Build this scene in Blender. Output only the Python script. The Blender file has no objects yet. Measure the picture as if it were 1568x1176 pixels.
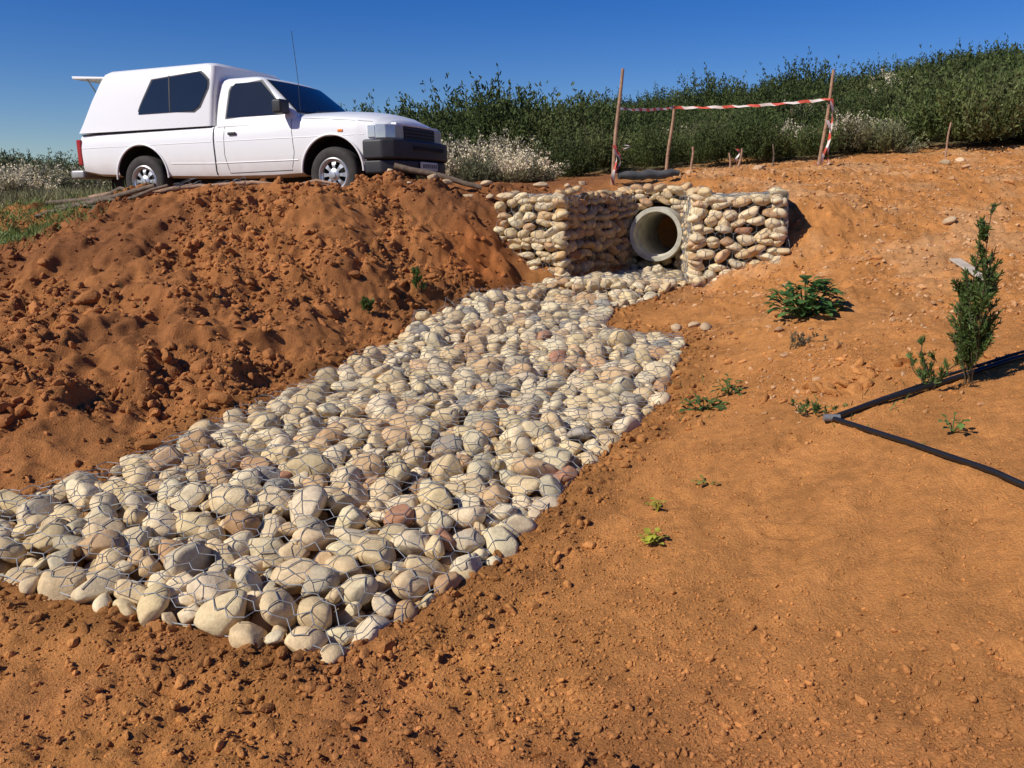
import bpy, math, random, bmesh
import numpy as np
from mathutils import Vector, Matrix
from mathutils.bvhtree import BVHTree
rng = np.random.default_rng(7)
random.seed(7)
scene = bpy.context.scene
COL = scene.collection
def ss(a, b, x):
    t = np.clip((x-a)/(b-a), 0, 1); return t*t*(3-2*t)
# ------------------------------------------------------------------ noise
def _h(ix, iy, seed):
    h = (ix.astype(np.int64)*374761393 + iy.astype(np.int64)*668265263 + seed*974711) & 0xffffffff
    h = ((h ^ (h >> 13))*1274126177) & 0xffffffff
    h = h ^ (h >> 16)
    return (h & 0xffffff)/float(0xffffff)
def vn(x, y, seed=0):
    ix = np.floor(x); iy = np.floor(y); fx = x-ix; fy = y-iy
    fx = fx*fx*fx*(fx*(fx*6-15)+10); fy = fy*fy*fy*(fy*(fy*6-15)+10)
    a = _h(ix, iy, seed); b = _h(ix+1, iy, seed); c = _h(ix, iy+1, seed); d = _h(ix+1, iy+1, seed)
    return a+(b-a)*fx+(c-a)*fy+(a-b-c+d)*fx*fy
def fbm(x, y, f, o=3, seed=0):
    s = 0; a = 1; t = 0
    for i in range(o):
        th = 0.6*i+0.35
        xr = x*math.cos(th)-y*math.sin(th); yr = x*math.sin(th)+y*math.cos(th)
        s = s+a*vn(xr*f+17.3*i, yr*f-9.1*i, seed+i); t += a; a *= .5; f *= 2.03
    return s/t
# ------------------------------------------------------------------ polygons
def sdpoly(x, y, poly):
    P = np.array(poly, float); n = len(P)
    best = np.full(x.shape, 1e9); inside = np.zeros(x.shape, bool)
    for i in range(n):
        ax, ay = P[i]; bx, by = P[(i+1) % n]
        ex, ey = bx-ax, by-ay; wx = x-ax; wy = y-ay
        t = np.clip((wx*ex+wy*ey)/(ex*ex+ey*ey), 0, 1)
        d = np.hypot(wx-ex*t, wy-ey*t); best = np.minimum(best, d)
        if ay != by:
            c = ((ay > y) != (by > y)) & (x < (bx-ax)*(y-ay)/(by-ay)+ax)
            inside ^= c
    return np.where(inside, -best, best)
MAT = [(-3.3,3.70),(-2.6,3.36),(-2.12,3.18),(-1.63,3.0),(-.97,2.78),(-.62,2.71),(-.38,2.98),(-.12,3.3),(.15,3.77),(.41,4.29),(.72,4.8),
       (.97,5.3),(1.2,6.0),(1.38,6.7),(1.15,6.95),(.80,7.15),(.90,7.7),(1.75,8.5),(1.98,9.9),(1.5,10.05),(.55,8.9),(.11,8.7),(-.5,7.9),(-.85,7.5),
       (-.93,6.6),(-1.45,5.6),(-1.9,4.75),(-2.15,4.07),(-2.6,3.80),(-3.3,3.93)]
NOTCH = [(.52,8.65),(1.46,10.12),(1.62,10.8),(2.2,10.75),(2.03,9.93),(1.83,8.3)]
# ------------------------------------------------------------------ terrain
CP = np.array([
(-3,.5,-1.68),(0,.5,-1.68),(3,.5,-1.5),(0,2.1,-1.65),(-1.5,2.1,-1.66),(-3,2.2,-1.66),(1.4,1.96,-1.53),(5,.5,-1.25),(-6,.5,-1.6),
(-.62,2.71,-1.61),(-2.12,3.2,-1.56),(.15,3.77,-1.5),(.97,5.3,-1.33),(1.44,6.86,-1.14),(-2.45,3.77,-1.5),(-1.98,4.95,-1.37),(-1.5,5.7,-1.29),
(-.97,6.66,-1.19),(-.85,7.5,-1.06),(.11,8.7,-.95),(0,5,-1.37),(-1,4,-1.47),(.3,7,-1.15),(1,8,-1.03),(.49,8.75,-.93),(1.8,8.3,-.91),(1.2,8.6,-.95),
(1,2.6,-1.52),(1,3.5,-1.42),(.6,3.3,-1.5),(1.65,4.2,-1.17),(2,3.1,-1.17),(2.8,4.5,-.86),(1.6,5.5,-1.12),(2.2,6.5,-.9),(1.7,7.6,-.98),(4.25,7,-.5),(5.4,9,.02),
(6.6,11,.44),(3.5,10.5,.23),(4,9,-.05),(3.2,8.2,-.38),(3.5,5.5,-.72),(5.5,5.5,-.5),(7,8,.1),(9,5,-.1),(9,11,.7),(9,2,-.5),(5,2,-1.0),(3,3,-.98),
(-.2,10.4,.12),(-.9,9.6,.06),(-1.8,9.2,.07),(-3,9.2,.06),(-4.1,9.4,.0),(-5,10,-.04),(-5.6,9.3,-.3),(-5.2,8.5,-.55),(-7,10,-.35),(-7,7.5,-.85),
(-2.2,10.7,-.08),(-5,11.6,-.11),(-4,13,-.1),(-1.2,12,-.02),(-7.5,12.5,-.17),(-6,11.4,-.13),(-3.4,10.6,-.06),
(-1.5,7.8,-.52),(-2.5,7,-.72),(-3.5,6.5,-.85),(-4.3,6.3,-.95),(-3.2,5,-1.12),(-2.6,5.3,-1.12),(-4,3.8,-1.4),(-3.1,4.2,-1.42),(-.5,8.7,-.55),(-.05,9.1,-.6),(.3,8.85,-.85),
(-6,5,-1.2),(-8,8,-.8),(-8,3,-1.5),(-9,12,-.2),(.6,10.8,.12),(1.8,11,.16),(3.15,10,.10),(0,13,.15),(3,13,.4),(7,13.5,.7),(-.15,9.9,-.02),(3.1,9.0,.0),(2.78,8.3,-.42),(2.3,7.9,-.84),(2.95,8.6,-.17),
], float)
_c = .35
def _k(ax, ay, bx, by): return np.sqrt((ax-bx)**2+(ay-by)**2+_c*_c)
_n = len(CP)
A = np.zeros((_n+3, _n+3))
A[:_n, :_n] = _k(CP[:, None, 0], CP[:, None, 1], CP[None, :, 0], CP[None, :, 1]) - np.eye(_n)*.02
A[:_n, _n] = 1; A[:_n, _n+1] = CP[:, 0]; A[:_n, _n+2] = CP[:, 1]; A[_n:, :_n] = A[:_n, _n:].T
W = np.linalg.solve(A, np.concatenate([CP[:, 2], [0, 0, 0]]))
def rbf(x, y):
    r = W[_n]+W[_n+1]*x+W[_n+2]*y
    for i in range(_n): r = r+W[i]*_k(x, y, CP[i, 0], CP[i, 1])
    return r
def leftd(x, y): return -.868*(x+2.45)+.497*(y-3.77)
def hbase(x, y):
    x = np.asarray(x, float); y = np.asarray(y, float)
    r = rbf(np.clip(x, -9, 9.5), np.clip(y, .5, 14))
    b13 = np.interp(x, [-9, -4, 0, 3, 7, 20], [-.2, -.1, .12, .4, .7, 1.3])
    H30 = np.interp(x, [-60, -18, -5, -2, 4, 9, 17, 40], [.0, .3, .85, 1.4, 2.2, 2.7, 3.85, 5.2])
    t = np.clip((y-13)/17, 0, 1)
    hill = b13+(H30-b13)*t**.95
    hill = hill*(1-ss(36, 110, y))-3.5*ss(36, 110, y)
    w = ss(12, 14, y)
    z = r*(1-w)+hill*w
    z = z-1.0*ss(15, 60, -y)
    return z
PR = []
_r2 = np.random.default_rng(99)
for i in range(60):  # shoe prints and scuffs pressed into the sand
    px_ = _r2.uniform(-2.4, 2.8); py_ = _r2.uniform(1.6, 4.6)
    PR.append((px_, py_, _r2.uniform(0, 3.14), _r2.uniform(.06, .15), _r2.uniform(.03, .06), _r2.uniform(.006, .018)))
def height(x, y, detail=True):
    x = np.asarray(x, float); y = np.asarray(y, float)
    z = hbase(x, y)
    L = ss(-.05, .5, leftd(x, y))*ss(11, 10, y)*ss(3.3, 4.2, y)
    R = ss(0.2, 1.5, x-.9)*ss(4, 7, y)*ss(14, 12, y)
    near = ss(200, 30, np.hypot(x, y))
    if detail:
        z = z+near*(.05*(fbm(x, y, .7, 2, 3)-.5))
        big = fbm(x, y, 1.5, 3, 11)-.5
        lump = np.abs(fbm(x, y, 4.5, 3, 21)-.5)*2
        cl = fbm(x, y, 8, 4, 25)
        patch = ss(.38, .6, fbm(x, y, 1.1, 2, 29))
        z = z+L*(.28*big-.07*(lump-.25)+.07*(ss(.40, .62, fbm(x, y, 3.2, 3, 35))-.5)+patch*(.05*(ss(.46, .60, cl)-.5)+.03*(fbm(x, y, 19, 3, 27)-.5))+.04*(fbm(x, y, 11, 4, 5)-.5)+.014*(fbm(x, y, 42, 2, 6)-.5))
        z = z+R*(.09*big+.05*(fbm(x, y, 6, 3, 8)-.5)+.026*(ss(.5, .62, fbm(x, y, 12, 3, 18)))+.015*(fbm(x, y, 34, 3, 19)-.5))
        z = z+near*(.028*(fbm(x, y, 6, 3, 31)-.5)+.016*(fbm(x, y, 24, 3, 41)-.5)+.007*(fbm(x, y, 70, 2, 43)-.5))
        nl = ss(3.3, 2.4, y+.30*x)*ss(.40, .55, fbm(x, y, 1.6, 2, 48))
        z = z+nl*.022*ss(.50, .60, fbm(x, y, 16, 3, 49))
        q = (x*.83-y*.55)
        z = z+.012*np.sin(q*17+4*fbm(x, y, 1.2, 2, 77))*ss(.5, .68, fbm(x, y, .9, 2, 55))*ss(6.5, 3.5, y)*(leftd(x, y) < 0)
        for (px_, py_, a_, la, lb, dp) in PR:
            u = (x-px_)*math.cos(a_)+(y-py_)*math.sin(a_); v_ = -(x-px_)*math.sin(a_)+(y-py_)*math.cos(a_)
            q2 = (u/la)**2+(v_/lb)**2
            z = z-dp*np.exp(-q2*q2*.8)+dp*.55*np.exp(-((np.sqrt(q2)-1.35)/.25)**2)
    d = sdpoly(x, y, NOTCH)
    w = ss(.26, .04, d)
    z = z*(1-w)+(-.93)*w
    return z
def groundz(x, y):
    z = height(x, y)
    d = sdpoly(np.asarray(x, float), np.asarray(y, float), MAT)
    z = z-.07*ss(.02, -.12, d)+.045*ss(.2, .04, np.abs(d-.10))*fbm(np.asarray(x, float), np.asarray(y, float), 7, 2, 9)
    return z
def gz(x, y): return float(groundz(np.array([x]), np.array([y]))[0])
# ------------------------------------------------------------------ mesh helpers
def link(o, parent=None):
    COL.objects.link(o)
    if parent: o.parent = parent
    return o
def fastmesh(name, V, F, col=None, smooth=True, mats=(), parent=None, add=True):
    V = np.asarray(V, np.float32); F = np.asarray(F, np.int32); k = F.shape[1]
    me = bpy.data.meshes.new(name)
    me.vertices.add(len(V)); me.vertices.foreach_set("co", V.ravel())
    me.loops.add(F.size); me.loops.foreach_set("vertex_index", F.ravel())
    me.polygons.add(len(F)); me.polygons.foreach_set("loop_start", np.arange(0, F.size, k, dtype=np.int32))
    me.update(calc_edges=True); me.validate()
    me.polygons.foreach_set("use_smooth", np.full(len(me.polygons), smooth))
    if col is not None:
        at = me.color_attributes.new("Col", 'FLOAT_COLOR', 'POINT')
        c = np.ones((len(V), 4), np.float32); c[:, :3] = col
        at.data.foreach_set("color", c.ravel())
    for m in mats: me.materials.append(m)
    o = bpy.data.objects.new(name, me)
    if add: link(o, parent)
    return o
def pymesh(name, V, F, mats=(), parent=None, smooth=False, bevel=0, seg=2):
    me = bpy.data.meshes.new(name); me.from_pydata([tuple(v) for v in V], [], [tuple(f) for f in F]); me.update()
    for m in mats: me.materials.append(m)
    me.polygons.foreach_set("use_smooth", [smooth]*len(me.polygons))
    o = bpy.data.objects.new(name, me); link(o, parent)
    if bevel:
        b = o.modifiers.new("bevel", 'BEVEL'); b.width = bevel; b.segments = seg; b.limit_method = 'ANGLE'
        me.polygons.foreach_set("use_smooth", [True]*len(me.polygons)); b.harden_normals = False
        w = o.modifiers.new("wn", 'WEIGHTED_NORMAL')
    return o
def box(name, x0, x1, y0, y1, z0, z1, m, parent=None, bevel=0):
    V = [(x, y, z) for x in (x0, x1) for y in (y0, y1) for z in (z0, z1)]
    F = [(0, 1, 3, 2), (4, 6, 7, 5), (0, 4, 5, 1), (2, 3, 7, 6), (0, 2, 6, 4), (1, 5, 7, 3)]
    return pymesh(name, V, F, [m], parent, bevel=bevel)
def fixn(o):
    bm = bmesh.new(); bm.from_mesh(o.data); bmesh.ops.recalc_face_normals(bm, faces=bm.faces); bm.to_mesh(o.data); bm.free()
def prism(name, plan, z0, z1, m, parent=None, bevel=0):
    n = len(plan)
    V = [(p[0], p[1], z0) for p in plan]+[(p[0], p[1], z1) for p in plan]
    F = [tuple(range(n))[::-1], tuple(range(n, 2*n))]+[(i, (i+1) % n, n+(i+1) % n, n+i) for i in range(n)]
    o = pymesh(name, V, F, [m], parent, bevel=bevel); fixn(o); return o
def tube_arrays(P0, P1, r, k=4):
    P0 = np.asarray(P0, float); P1 = np.asarray(P1, float); n = len(P0)
    r = np.broadcast_to(r, (n,))
    d = P1-P0; d /= (np.linalg.norm(d, axis=1, keepdims=True)+1e-9)
    up = np.where(np.abs(d[:, 2:3]) < .9, np.array([[0, 0, 1.]]), np.array([[1., 0, 0]]))
    a = np.cross(d, up); a /= np.linalg.norm(a, axis=1, keepdims=True); b = np.cross(d, a)
    V = []
    for P in (P0, P1):
        for i in range(k):
            t = 2*math.pi*i/k; V.append(P+(a*math.cos(t)+b*math.sin(t))*r[:, None])
    V = np.stack(V, 1).reshape(-1, 3)
    base = (np.arange(n)*2*k)[:, None]
    F = np.concatenate([base+np.array([[i, (i+1) % k, k+(i+1) % k, k+i]]) for i in range(k)], 0)
    return V, F
def polytube(name, pts, r, m, parent=None, res=6, taper=None):
    cu = bpy.data.curves.new(name, 'CURVE'); cu.dimensions = '3D'; cu.bevel_depth = r; cu.bevel_resolution = 3; cu.use_fill_caps = True
    sp = cu.splines.new('POLY'); sp.points.add(len(pts)-1)
    for i, p in enumerate(pts):
        sp.points[i].co = (*p, 1)
        if taper: sp.points[i].radius = taper[i]
    sp.use_smooth = True
    tmp = bpy.data.objects.new(name, cu); link(tmp)
    dg = bpy.context.evaluated_depsgraph_get(); me = bpy.data.meshes.new_from_object(tmp.evaluated_get(dg))
    bpy.data.objects.remove(tmp); me.name = name
    o = bpy.data.objects.new(name, me); me.materials.clear(); me.materials.append(m); link(o, parent)
    return o
def empty(name, loc=(0, 0, 0), rot=(0, 0, 0)):
    e = bpy.data.objects.new(name, None); e.location = loc; e.rotation_euler = rot; e.empty_display_size = .3; COL.objects.link(e); return e
# ------------------------------------------------------------------ materials
def newmat(name):
    m = bpy.data.materials.new(name); m.use_nodes = True
    nt = m.node_tree; b = nt.nodes["Principled BSDF"]; return m, nt, b
def N(nt, t, **kw):
    n = nt.nodes.new(t)
    for k, v in kw.items(): setattr(n, k, v)
    return n
def simple(name, col, rough=.6, metal=0, var=.12, scale=8, bump=0, bscale=60, spec=.5, coat=0):
    m, nt, b = newmat(name)
    tc = N(nt, 'ShaderNodeTexCoord'); nz = N(nt, 'ShaderNodeTexNoise'); nz.inputs['Scale'].default_value = scale; nz.inputs['Detail'].default_value = 5
    nt.links.new(tc.outputs['Object'], nz.inputs['Vector'])
    mp = N(nt, 'ShaderNodeMapRange'); mp.inputs[1].default_value = .3; mp.inputs[2].default_value = .7; mp.inputs[3].default_value = 1-var; mp.inputs[4].default_value = 1+var
    nt.links.new(nz.outputs['Fac'], mp.inputs[0])
    mx = N(nt, 'ShaderNodeVectorMath', operation='SCALE'); mx.inputs[0].default_value = col[:3]
    nt.links.new(mp.outputs[0], mx.inputs['Scale']); nt.links.new(mx.outputs[0], b.inputs['Base Color'])
    b.inputs['Roughness'].default_value = rough; b.inputs['Metallic'].default_value = metal
    b.inputs['Specular IOR Level'].default_value = spec; b.inputs['Coat Weight'].default_value = coat
    if bump:
        n2 = N(nt, 'ShaderNodeTexNoise'); n2.inputs['Scale'].default_value = bscale; n2.inputs['Detail'].default_value = 4
        nt.links.new(tc.outputs['Object'], n2.inputs['Vector'])
        bp = N(nt, 'ShaderNodeBump'); bp.inputs['Strength'].default_value = bump; bp.inputs['Distance'].default_value = .01
        nt.links.new(n2.outputs['Fac'], bp.inputs['Height']); nt.links.new(bp.outputs[0], b.inputs['Normal'])
    return m
def attrmat(name, rough=.85, scales=((25, .25),), bump=.3, bscale=80, bdist=.01, spec=.3, inst=0, transl=0, dirt=None):
    m, nt, b = newmat(name)
    at = N(nt, 'ShaderNodeAttribute'); at.attribute_name = "Col"
    tc = N(nt, 'ShaderNodeTexCoord')
    vec = tc.outputs['Object']
    cur = at.outputs['Color']
    for s, v in scales:
        nz = N(nt, 'ShaderNodeTexNoise'); nz.inputs['Scale'].default_value = s; nz.inputs['Detail'].default_value = 6; nz.inputs['Roughness'].default_value = .62
        nt.links.new(vec, nz.inputs['Vector'])
        mp = N(nt, 'ShaderNodeMapRange'); mp.inputs[1].default_value = .28; mp.inputs[2].default_value = .72; mp.inputs[3].default_value = 1-v; mp.inputs[4].default_value = 1+v
        nt.links.new(nz.outputs['Fac'], mp.inputs[0])
        mx = N(nt, 'ShaderNodeVectorMath', operation='SCALE'); nt.links.new(cur, mx.inputs[0]); nt.links.new(mp.outputs[0], mx.inputs['Scale']); cur = mx.outputs[0]
    if dirt:
        nz = N(nt, 'ShaderNodeTexNoise'); nz.inputs['Scale'].default_value = 9; nz.inputs['Detail'].default_value = 7; nz.inputs['Roughness'].default_value = .7
        nt.links.new(vec, nz.inputs['Vector'])
        mp = N(nt, 'ShaderNodeMapRange'); mp.inputs[1].default_value = .50; mp.inputs[2].default_value = .75; mp.inputs[3].default_value = 0; mp.inputs[4].default_value = .5
        nt.links.new(nz.outputs['Fac'], mp.inputs[0])
        mm = N(nt, 'ShaderNodeMix', data_type='RGBA'); mm.inputs[7].default_value = (*dirt, 1); nt.links.new(mp.outputs[0], mm.inputs[0]); nt.links.new(cur, mm.inputs[6]); cur = mm.outputs[2]
    if inst:
        oi = N(nt, 'ShaderNodeObjectInfo')
        mp = N(nt, 'ShaderNodeMapRange'); mp.inputs[3].default_value = 1-inst; mp.inputs[4].default_value = 1+inst
        nt.links.new(oi.outputs['Random'], mp.inputs[0])
        mx = N(nt, 'ShaderNodeVectorMath', operation='SCALE'); nt.links.new(cur, mx.inputs[0]); nt.links.new(mp.outputs[0], mx.inputs['Scale']); cur = mx.outputs[0]
    nt.links.new(cur, b.inputs['Base Color']); b.inputs['Roughness'].default_value = rough; b.inputs['Specular IOR Level'].default_value = spec
    if bump:
        n2 = N(nt, 'ShaderNodeTexNoise'); n2.inputs['Scale'].default_value = bscale; n2.inputs['Detail'].default_value = 6; n2.inputs['Roughness'].default_value = .65
        nt.links.new(vec, n2.inputs['Vector'])
        bp = N(nt, 'ShaderNodeBump'); bp.inputs['Strength'].default_value = bump; bp.inputs['Distance'].default_value = bdist
        nt.links.new(n2.outputs['Fac'], bp.inputs['Height']); nt.links.new(bp.outputs[0], b.inputs['Normal'])
    if transl:
        tr = N(nt, 'ShaderNodeBsdfTranslucent'); nt.links.new(cur, tr.inputs['Color'])
        ms = N(nt, 'ShaderNodeMixShader'); ms.inputs[0].default_value = transl
        out = nt.nodes['Material Output']
        nt.links.new(b.outputs[0], ms.inputs[1]); nt.links.new(tr.outputs[0], ms.inputs[2]); nt.links.new(ms.outputs[0], out.inputs['Surface'])
    return m
M_soil = attrmat("soil", .95, ((3.0, .12), (22, .18), (140, .26)), .85, 95, .022, .08)
M_clod = attrmat("soil_clod", .95, ((60, .22),), .8, 110, .010, .1)
M_stone = attrmat("river_stone", .88, ((14, .14), (60, .16), (220, .08)), .5, 90, .007, .12, dirt=(.50, .31, .16))
M_leaf = attrmat("shrub_foliage", .75, (), 0, inst=.30, transl=.25, spec=.2)
M_weed = attrmat("weed_foliage", .6, ((30, .15),), 0, transl=.3, spec=.35)
M_wire = simple("galvanised_wire", (.20, .205, .21), .55, .0, .3, 30)
M_conc = simple("precast_concrete", (.46, .43, .34), .9, 0, .25, 9, .4, 60)
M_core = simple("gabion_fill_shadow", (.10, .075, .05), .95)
M_wood = simple("weathered_wood", (.32, .19, .115), .8, 0, .3, 20, .4, 40)
M_wood2 = simple("grey_wood", (.13, .09, .06), .85, 0, .35, 20, .4, 40)
M_hose = simple("black_polyethylene", (.012, .012, .013), .32)
M_geo = simple("geotextile", (.07, .07, .07), .9, 0, .3, 12, .5, 40)
# ------------------------------------------------------------------ ground sheet
def axis_grid(lo, hi, s0, s1=None, far=3500):
    c = [lo]
    while c[-1] < hi:
        t = (c[-1]-lo)/(hi-lo); c.append(c[-1]+s0+(s1-s0)*t)
    a = []; s = s1; v = c[-1]
    while v < far: s *= 1.22; v += s; a.append(v)
    b = []; s = max(s0, .03); v = lo
    while v > -far: s *= 1.22; v -= s; b.append(v)
    return np.array(b[::-1]+c+a)
gy = axis_grid(1.5, 14, .010, .042)
gx = axis_grid(-6.6, 7.4, .0175, .0175)
X, Y = np.meshgrid(gx, gy); Z = groundz(X, Y)
ny, nx = X.shape
V = np.stack([X, Y, Z], -1).reshape(-1, 3)
idx = np.arange(ny*nx).reshape(ny, nx)
F = np.stack([idx[:-1, :-1], idx[:-1, 1:], idx[1:, 1:], idx[1:, :-1]], -1).reshape(-1, 4)
def soilcol(x, y):
    L = ss(-.1, .7, leftd(x, y)+.5*(fbm(x, y, 1.5, 2, 66)-.5))
    sand = np.array([.485, .208, .064]); red = np.array([.255, .102, .038]); orange = np.array([.41, .165, .054]); tan = np.array([.54, .29, .13]); litter = np.array([.15, .125, .06])
    c = sand[None]*(1-L[:, None])+red[None]*L[:, None]
    n = fbm(x, y, .8, 3, 90)[:, None]
    w = (ss(.42, .70, n[:, 0])*L)[:, None]*.75; c = c*(1-w)+orange*w
    U = (ss(5, 8, y)*ss(1.2, 2.5, x)*ss(.40, .65, fbm(x, y, 2.2, 3, 93)))[:, None]*.7; c = c*(1-U)+tan*U
    e = (ss(.9, .0, np.hypot((x+.35)/.7, (y-8.7)/.7)))[:, None]*.7; c = c*(1-e)+np.array([.44, .14, .036])*e
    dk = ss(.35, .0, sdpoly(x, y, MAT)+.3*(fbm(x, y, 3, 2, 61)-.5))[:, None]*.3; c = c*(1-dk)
    ns = (ss(3.6, 2.0, y+.45*x)*ss(.30, .6, fbm(x, y, 1.1, 2, 64)))[:, None]*.55; c = c*(1-ns)+red*1.4*ns
    g = ss(12.6, 14.5, y+.0*x+2*(fbm(x, y, .6, 2, 3)-.5))[:, None]; c = c*(1-g)+litter*g
    v = .78+.44*fbm(x, y, 5, 3, 12)[:, None]
    return c*v
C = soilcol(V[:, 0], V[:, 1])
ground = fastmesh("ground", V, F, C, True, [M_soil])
# ------------------------------------------------------------------ lump (stone/clod) batches
def ico(sub):
    bm = bmesh.new(); bmesh.ops.create_icosphere(bm, subdivisions=sub, radius=1)
    v = np.array([x.co[:] for x in bm.verts]); f = np.array([[q.index for q in p.verts] for p in bm.faces]); bm.free(); return v, f
ICO = {s: ico(s) for s in (1, 2, 3, 4)}
def randrot(n, tilt, yaw=None):
    yaw = rng.uniform(0, 2*math.pi, n) if yaw is None else yaw
    cz, sz = np.cos(yaw), np.sin(yaw)
    Rz = np.zeros((n, 3, 3)); Rz[:, 0, 0] = cz; Rz[:, 0, 1] = -sz; Rz[:, 1, 0] = sz; Rz[:, 1, 1] = cz; Rz[:, 2, 2] = 1
    t = rng.normal(0, tilt, n); c, s = np.cos(t), np.sin(t)
    Rx = np.zeros((n, 3, 3)); Rx[:, 0, 0] = 1; Rx[:, 1, 1] = c; Rx[:, 1, 2] = -s; Rx[:, 2, 1] = s; Rx[:, 2, 2] = c
    t = rng.normal(0, tilt, n); c, s = np.cos(t), np.sin(t)
    Ry = np.zeros((n, 3, 3)); Ry[:, 1, 1] = 1; Ry[:, 0, 0] = c; Ry[:, 0, 2] = s; Ry[:, 2, 0] = -s; Ry[:, 2, 2] = c
    return Rz@Rx@Ry
def lumps(cen, axes, R, cols, sub=3, rough=.10, facet=.0, nf=6, lo=.55):
    bv, bf = ICO[sub]; n = len(cen); m = len(bv)
    D = np.ones((n, m))
    for k, (f, a) in enumerate(((1.6, 1.0), (2.7, .7), (4.5, .35), (8, .18))):
        d = rng.normal(size=(n, 3)); d /= np.linalg.norm(d, axis=1, keepdims=True)
        D += rough*a*np.sin(np.einsum('md,nd->nm', bv, d)*f+rng.uniform(0, 6.28, (n, 1)))
    if facet:
        for k in range(nf):
            d = rng.normal(size=(n, 3)); d /= np.linalg.norm(d, axis=1, keepdims=True)
            pr = np.einsum('md,nd->nm', bv, d)*D; lim = rng.uniform(lo, .85, (n, 1))
            D = np.where(pr > lim, D*(1-facet+facet*lim/np.maximum(pr, 1e-3)), D)
    P = bv[None]*D[:, :, None]*axes[:, None, :]
    P = np.einsum('nij,nmj->nmi', R, P)+cen[:, None, :]
    F = (bf[None]+(np.arange(n)*m)[:, None, None]).reshape(-1, 3)
    C = np.repeat(cols, m, 0)
    return P.reshape(-1, 3), F, C
def merge(parts):
    Vs, Fs, Cs = [], [], []; o = 0
    for v, f, c in parts:
        Vs.append(v); Fs.append(f+o); Cs.append(c); o += len(v)
    return np.concatenate(Vs), np.concatenate(Fs), np.concatenate(Cs)
PAL = np.array([(.65, .49, .275), (.71, .57, .355), (.61, .465, .27), (.50, .42, .28), (.58, .39, .21), (.67, .55, .355), (.49, .30, .155), (.38, .19, .11), (.34, .30, .24), (.60, .48, .31)])
PW = np.array([.22, .22, .16, .06, .10, .14, .03, .012, .02, .05]); PW /= PW.sum()
def stonecols(n):
    c = PAL[rng.choice(len(PAL), n, p=PW)]; return np.clip(c*rng.uniform(.82, 1.06, (n, 1))*rng.uniform(.98, 1.02, (n, 3)), 0, .8)
def throw(poly, sizes, fac, margin=0, tries=28):
    P = np.array(poly); lo = P.min(0); hi = P.max(0)
    acc = np.zeros((0, 3))
    for r, cnt in sizes:
        T = cnt*tries
        cx = rng.uniform(lo[0], hi[0], T); cy = rng.uniform(lo[1], hi[1], T)
        ok = sdpoly(cx, cy, poly) < -r*.5+margin
        k = 0
        for x, y in zip(cx[ok], cy[ok]):
            rr = r*rng.uniform(.88, 1.12)
            if len(acc) == 0 or np.all((acc[:, 0]-x)**2+(acc[:, 1]-y)**2 > (fac*(acc[:, 2]+rr))**2):
                acc = np.vstack([acc, (x, y, rr)]); k += 1
                if k >= cnt: break
    return acc
# ------------------------------------------------------------------ gabion mattress
S = throw(MAT, [(.104, 80), (.088, 290), (.073, 480), (.060, 560), (.046, 560), (.034, 420)], .75, .03)
n = len(S); r = S[:, 2]
edge = -sdpoly(S[:, 0], S[:, 1], MAT)
zc = height(S[:, 0], S[:, 1])+.0+.035*ss(.0, .25, edge)+r*.14+rng.normal(0, .011, n)+.07*(fbm(S[:, 0], S[:, 1], 1.3, 2, 400)-.5)
cen = np.stack([S[:, 0], S[:, 1], zc], 1)
ax = np.stack([r*rng.uniform(1.02, 1.4, n), r*rng.uniform(.82, 1.02, n), r*rng.uniform(.58, .86, n)], 1)
cols = stonecols(n)
Rr = randrot(n, .36)
nearm = S[:, 1] < 4.6
p1 = lumps(cen[nearm], ax[nearm], Rr[nearm], cols[nearm], 4, .075, .8, 7, .55)
p2 = lumps(cen[~nearm], ax[~nearm], Rr[~nearm], cols[~nearm], 3, .075, .8, 7, .55)
S2 = throw(MAT, [(.08, 500), (.06, 500), (.04, 300)], .70, .0, 14); n2 = len(S2)
z2 = height(S2[:, 0], S2[:, 1])-.045+rng.normal(0, .010, n2)
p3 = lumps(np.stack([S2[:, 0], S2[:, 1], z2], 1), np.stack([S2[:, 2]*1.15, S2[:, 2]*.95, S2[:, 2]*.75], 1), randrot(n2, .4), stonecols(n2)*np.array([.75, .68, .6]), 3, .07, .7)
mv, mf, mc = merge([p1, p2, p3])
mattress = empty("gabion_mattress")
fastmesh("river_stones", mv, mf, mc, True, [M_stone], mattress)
topv, topf, _ = merge([p1, p2])
def hexnet(u0, u1, v0, v1, s=.055):
    w = math.sqrt(3)*s; nodes = {}; edges = set()
    def nid(a, b):
        k = (round(a/s*20), round(b/s*20))
        if k not in nodes: nodes[k] = (len(nodes), a, b)
        return nodes[k][0]
    j = 0; v = v0
    while v < v1:
        u = u0+(w/2 if j % 2 else 0)
        while u < u1:
            ids = [nid(u+s*math.sin(math.pi/3*k), v+s*1.15*math.cos(math.pi/3*k)) for k in range(6)]
            for k in range(6):
                a, b = ids[k], ids[(k+1) % 6]; edges.add((min(a, b), max(a, b)))
            u += w
        v += s*1.15*1.5; j += 1
    arr = np.zeros((len(nodes), 2))
    for i, a, b in nodes.values(): arr[i] = (a, b)
    return arr, np.array(sorted(edges))
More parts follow.
